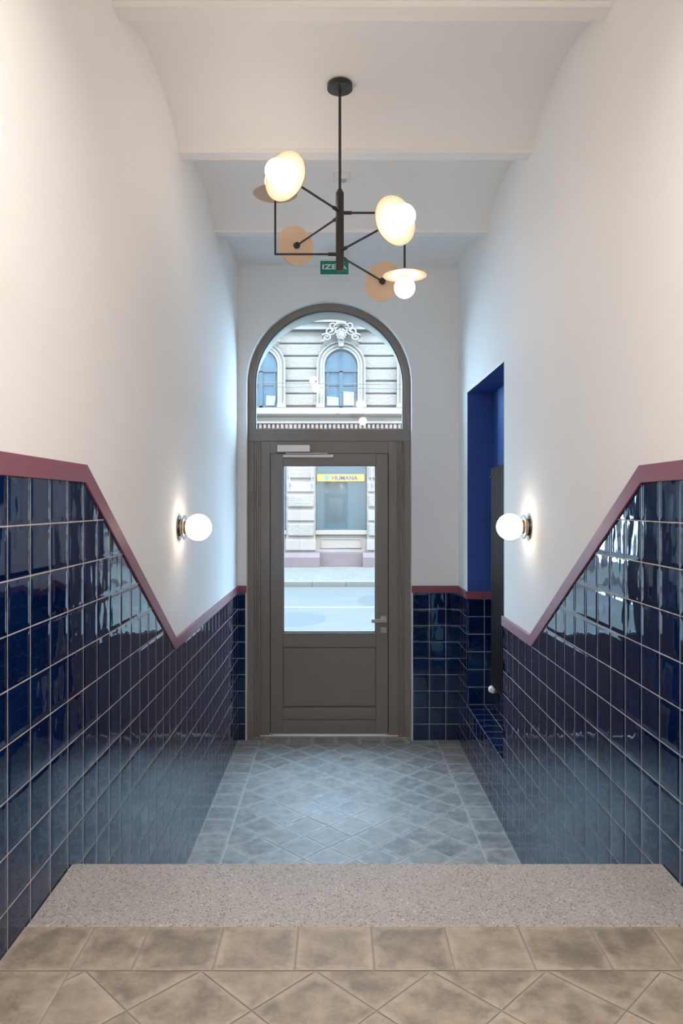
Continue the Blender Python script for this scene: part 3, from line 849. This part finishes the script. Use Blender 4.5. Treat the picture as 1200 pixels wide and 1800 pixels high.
for k in bays:
    cx = C0 + k * BAY; zb2 = bz(716)
    s = MB(); s.strip(arcp(cx, RO, zb2), arcp(cx, RI, zb2), 1, YBF + .20, YBF + .37)
    s.strip(arcp(cx, RO, zb2), arcp(cx, RO - .05, zb2), 1, YBF + .15, YBF + .21)
    s.strip(arcp(cx, RO - .12, zb2), arcp(cx, RO - .17, zb2), 1, YBF + .17, YBF + .21)
    s.box(cx - RO - .02, cx - RI, YBF + .0, YBF + .37, zb2, zb2 + .14); s.box(cx + RI, cx + RO + .02, YBF + .0, YBF + .37, zb2, zb2 + .14)
    so = bp('window_surround', s, M['facade_up'])
    g_ = MB(); g_.prism(arcp(cx, RI - .01, zb2), 1, YBF + .30, YBF + .355)
    go = bp('window_pane', g_, M['upglass'])
    f_ = MB(); f_.strip(arcp(cx, RI, zb2), arcp(cx, RI - .05, zb2), 1, YBF + .27, YBF + .34)
    f_.box(cx - RI, cx + RI, YBF + .22, YBF + .31, bz(652), bz(646.5)); f_.box(cx - .06, cx + .06, YBF + .22, YBF + .31, zb2, bz(650)); f_.box(cx - .018, cx + .018, YBF + .24, YBF + .31, bz(650), bz(612))
    f_.box(cx - RI, cx + RI, YBF + .22, YBF + .31, zb2, zb2 + .08)
    for sgn in (-1, 1): f_.box(cx + sgn * (RI - .1) - .03, cx + sgn * (RI - .1) + .03, YBF + .24, YBF + .31, zb2, bz(650)); f_.box(min(cx, cx + sgn * RI), max(cx, cx + sgn * RI), YBF + .25, YBF + .31, bz(676), bz(674.5))
    bp('window_frame', f_, M['win_frame'])
    # mask and scroll ornament over the arch
    px1 = 1 / 52.36
    kx, kz = cx, bz(590)
    ks = MB()
    ks.prism([(kx - 7 * px1, bz(583)), (kx + 7 * px1, bz(583)), (kx + 4 * px1, bz(609.5)), (kx - 4 * px1, bz(609.5))], 1, YBF - .04, YBF + .2)
    ko = bp('keystone', ks, M['facade_up'], bevel=.02)
    hd = MB(); yh = YBF - .10
    hd.ball((kx, yh, kz), .125, (.86, .8, 1.22), 20, 16)
    hd.ball((kx, yh - .095, kz - .005), .028, (.7, 1, 1.4), 10, 8)
    for sgn in (-1, 1):
        hd.ball((kx + sgn * .04, yh - .082, kz + .035), .020, (1.3, .7, .7), 8, 6); hd.ball((kx + sgn * .055, yh - .06, kz - .03), .032, n=8, m=6)
        for t_ in range(6):
            an = math.radians(20 + t_ * 28); hd.ball((kx + sgn * .135 * math.sin(an), yh - .01, kz + .02 + .16 * math.cos(an)), .046, n=10, m=8)
    hd.ball((kx, yh - .075, kz - .075), .024, (1.5, .8, .6), 8, 6); hd.ball((kx, yh - .05, kz - .12), .04, n=8, m=6)
    ho = hd.build('carved_mask', M['facade_up'], None, smooth=True, fix=False); ho.parent = ko
    sc = MB()
    for sgn in (-1, 1):
        for (ox, oz, r0, turns, st_) in ((19, 582, .20, 1.5, 2.2), (26, 593, .17, 1.3, .6), (14, 572, .15, 1.3, 3.6), (7, 570, .10, 1.2, 1.0)):
            pts_ = []
            for j in range(22):
                f = j / 21; an = st_ + f * turns * 2 * PI; rr = r0 * (1 - .8 * f)
                pts_.append((kx + sgn * (ox * px1 + rr * math.cos(an)), YBF + .03 - .05 * f, bz(oz) + rr * .8 * math.sin(an)))
            sc.tube(pts_, [.038 * (1 - .5 * j / 21) for j in range(22)], 8)
        for j in range(7):
            f = j / 6; sc.ball((kx + sgn * (12 + 20 * f) * px1, YBF + .02, bz(577 + 22 * f)), .055, (1.3, .8, .8), 8, 6)
    sc.ball((kx, YBF - .02, bz(566.5)), .12, (1.5, .7, .7), 14, 10); sc.tube([(kx - .22, YBF, bz(572)), (kx - .1, YBF - .05, bz(569)), (kx + .1, YBF - .05, bz(569)), (kx + .22, YBF, bz(572))], .035, 8)
    so_ = sc.build('scrollwork', M['facade_up'], None, smooth=True, fix=False); so_.parent = ko
# shop sign
sg = empty('shop_sign', (bx(598), YBF + .2, bz(846)), 'yellow shop sign with bold blue capitals and a round emblem on the dark shop window', 'sign')
MB().box(bx(556.5), bx(640.8), YBF + .14, YBF + .2, bz(846), bz(833.2)).build('board', M['signyel'], sg, bevel=.004)
text_obj('lettering', 'HUMANA', M['signblue'], bx(583.5), bx(628.8), bz(843.5), bz(836), YBF + .135, sg, bold=.018, depth=.004)
m = MB(); m.lathe([(0, 0), (.088, 0), (.088, .012), (0, .012)], (bx(573.8), YBF + .14, bz(839.8)), (0, -1, 0), 28); mo = m.build('emblem', M['signcyan'], sg)
# window boards
def card(px0, px1, py0, py1, lab, tilt=0.0):
    x0_, x1_, za, zc = bx(px0), bx(px1), bz(py1), bz(py0)
    o = MB().prism([(x0_, za), (x1_, za), (x1_ - tilt, zc), (x0_ - tilt * .5, zc + .03)], 1, YBF + .19, YBF + .205).build('paper_board', M['paper'], None)
    return tag(o, lab, 'board', 'boards in the upper windows')
card(574.5, 595, 697, 711.5, 'low white board in the arched window over the shop sign, in its first casement')
card(603.5, 622, 688, 711.5, 'taller white board in the arched window over the shop sign')
card(466, 481, 695, 711.5, 'tilted white board in the arched window cut off by the fanlight frame', tilt=-.05)
# ropes hanging on the facade, cables over the street
for px, pe, lab in ((509, 852, 'white rope with dark hook hanging by the outer side of the stone pilaster'), (548, 853, 'white rope with dark hook hanging between pilaster and shop window'), (653, 852, 'white rope with dark hook hanging beyond the shop window')):
    e_ = empty('hanging_rope', (bx(px), YBF - .12, bz(pe)), lab, 'rope', 'ropes on the shop front')
    MB().tube([(bx(px), YBF - .12, bz(pe - 2)), (bx(px), YBF - .12, bz(755))], .016, 8).build('cord', M['rope'], e_, smooth=True)
    MB().tube([(bx(px), YBF - .12, bz(pe - 3)), (bx(px), YBF - .12, bz(pe)), (bx(px) + .04, YBF - .12, bz(pe + 2)), (bx(px) - .02, YBF - .12, bz(pe + 4))], .022, 8).build('hook', M['hook'], e_, smooth=True)
for (ya_, yb_, lab) in ((672.5, 676, 'upper thin cable strung across the street before the arched windows'), (679.5, 683.5, 'lower thin cable strung across the street before the arched windows')):
    pts_ = []
    for j in range(25):
        f = j / 24; px = 0 + 1200 * f; yy = ya_ + (yb_ - ya_) * (px - 449) / 259
        pts_.append((X(px, 17.5), 17.5, ZZ(yy, 17.5)))
    tag(MB().tube(pts_, .008, 6).build('street_cable', M['wire'], smooth=True), lab, 'cable', 'cables over the street')

# ------------------------------------------------------------------ light
w_ = bpy.data.worlds.new('sky'); bpy.context.scene.world = w_; w_.use_nodes = True
bg = w_.node_tree.nodes['Background']; bg.inputs[0].default_value = (.52, .76, 1.0, 1); bg.inputs[1].default_value = 11.8
def light(name, kind, loc, energy, col, **k):
    l = bpy.data.lights.new(name, kind); l.energy = energy; l.color = col
    for a, b in k.items(): setattr(l, a, b)
    o = bpy.data.objects.new(name, l); C.objects.link(o); o.location = loc; return o
s_ = light('sun', 'SUN', (0, 0, 20), 3.4, (1, .93, .84), angle=.12)
s_.rotation_euler = (math.radians(38), 0, math.radians(12))
# unseen fill lights added under the ceiling to brighten the hall
for (x, y, e_) in ((.1, 1.3, 11.5), (.1, -.6, 33), (.1, -2.6, 50)):
    a = light('added_fill_light', 'AREA', (x, y, H + 1.80), e_, (1, .955, .91), shape='DISK', size=.9, spread=math.radians(154))
    a.rotation_euler = (math.radians(0), 0, 0)

# ------------------------------------------------------------------ camera
cam = bpy.data.cameras.new('camera'); co = bpy.data.objects.new('camera', cam); C.objects.link(co)
co.location = (0, 0, H); co.rotation_euler = (PI / 2, 0, 0)
cam.sensor_fit = 'AUTO'; cam.sensor_width = 36; cam.lens = F * 36 / 1800
cam.shift_x = (600 - CX) / 1800; cam.shift_y = -(900 - CY) / 1800
cam.clip_start = .02; cam.clip_end = 200
sc_ = bpy.context.scene
sc_.camera = co
vs = sc_.view_settings; vs.view_transform = 'Standard'; vs.look = 'None'; vs.exposure = 0.93; vs.gamma = 1; vs.use_curve_mapping = False
sc_.cycles.use_denoising = True
sc_.cycles.max_bounces = 10; sc_.cycles.diffuse_bounces = 6; sc_.cycles.transparent_max_bounces = 16
sc_.cycles.sample_clamp_indirect = 6.0
sc_.cycles.caustics_reflective = False; sc_.cycles.caustics_refractive = False
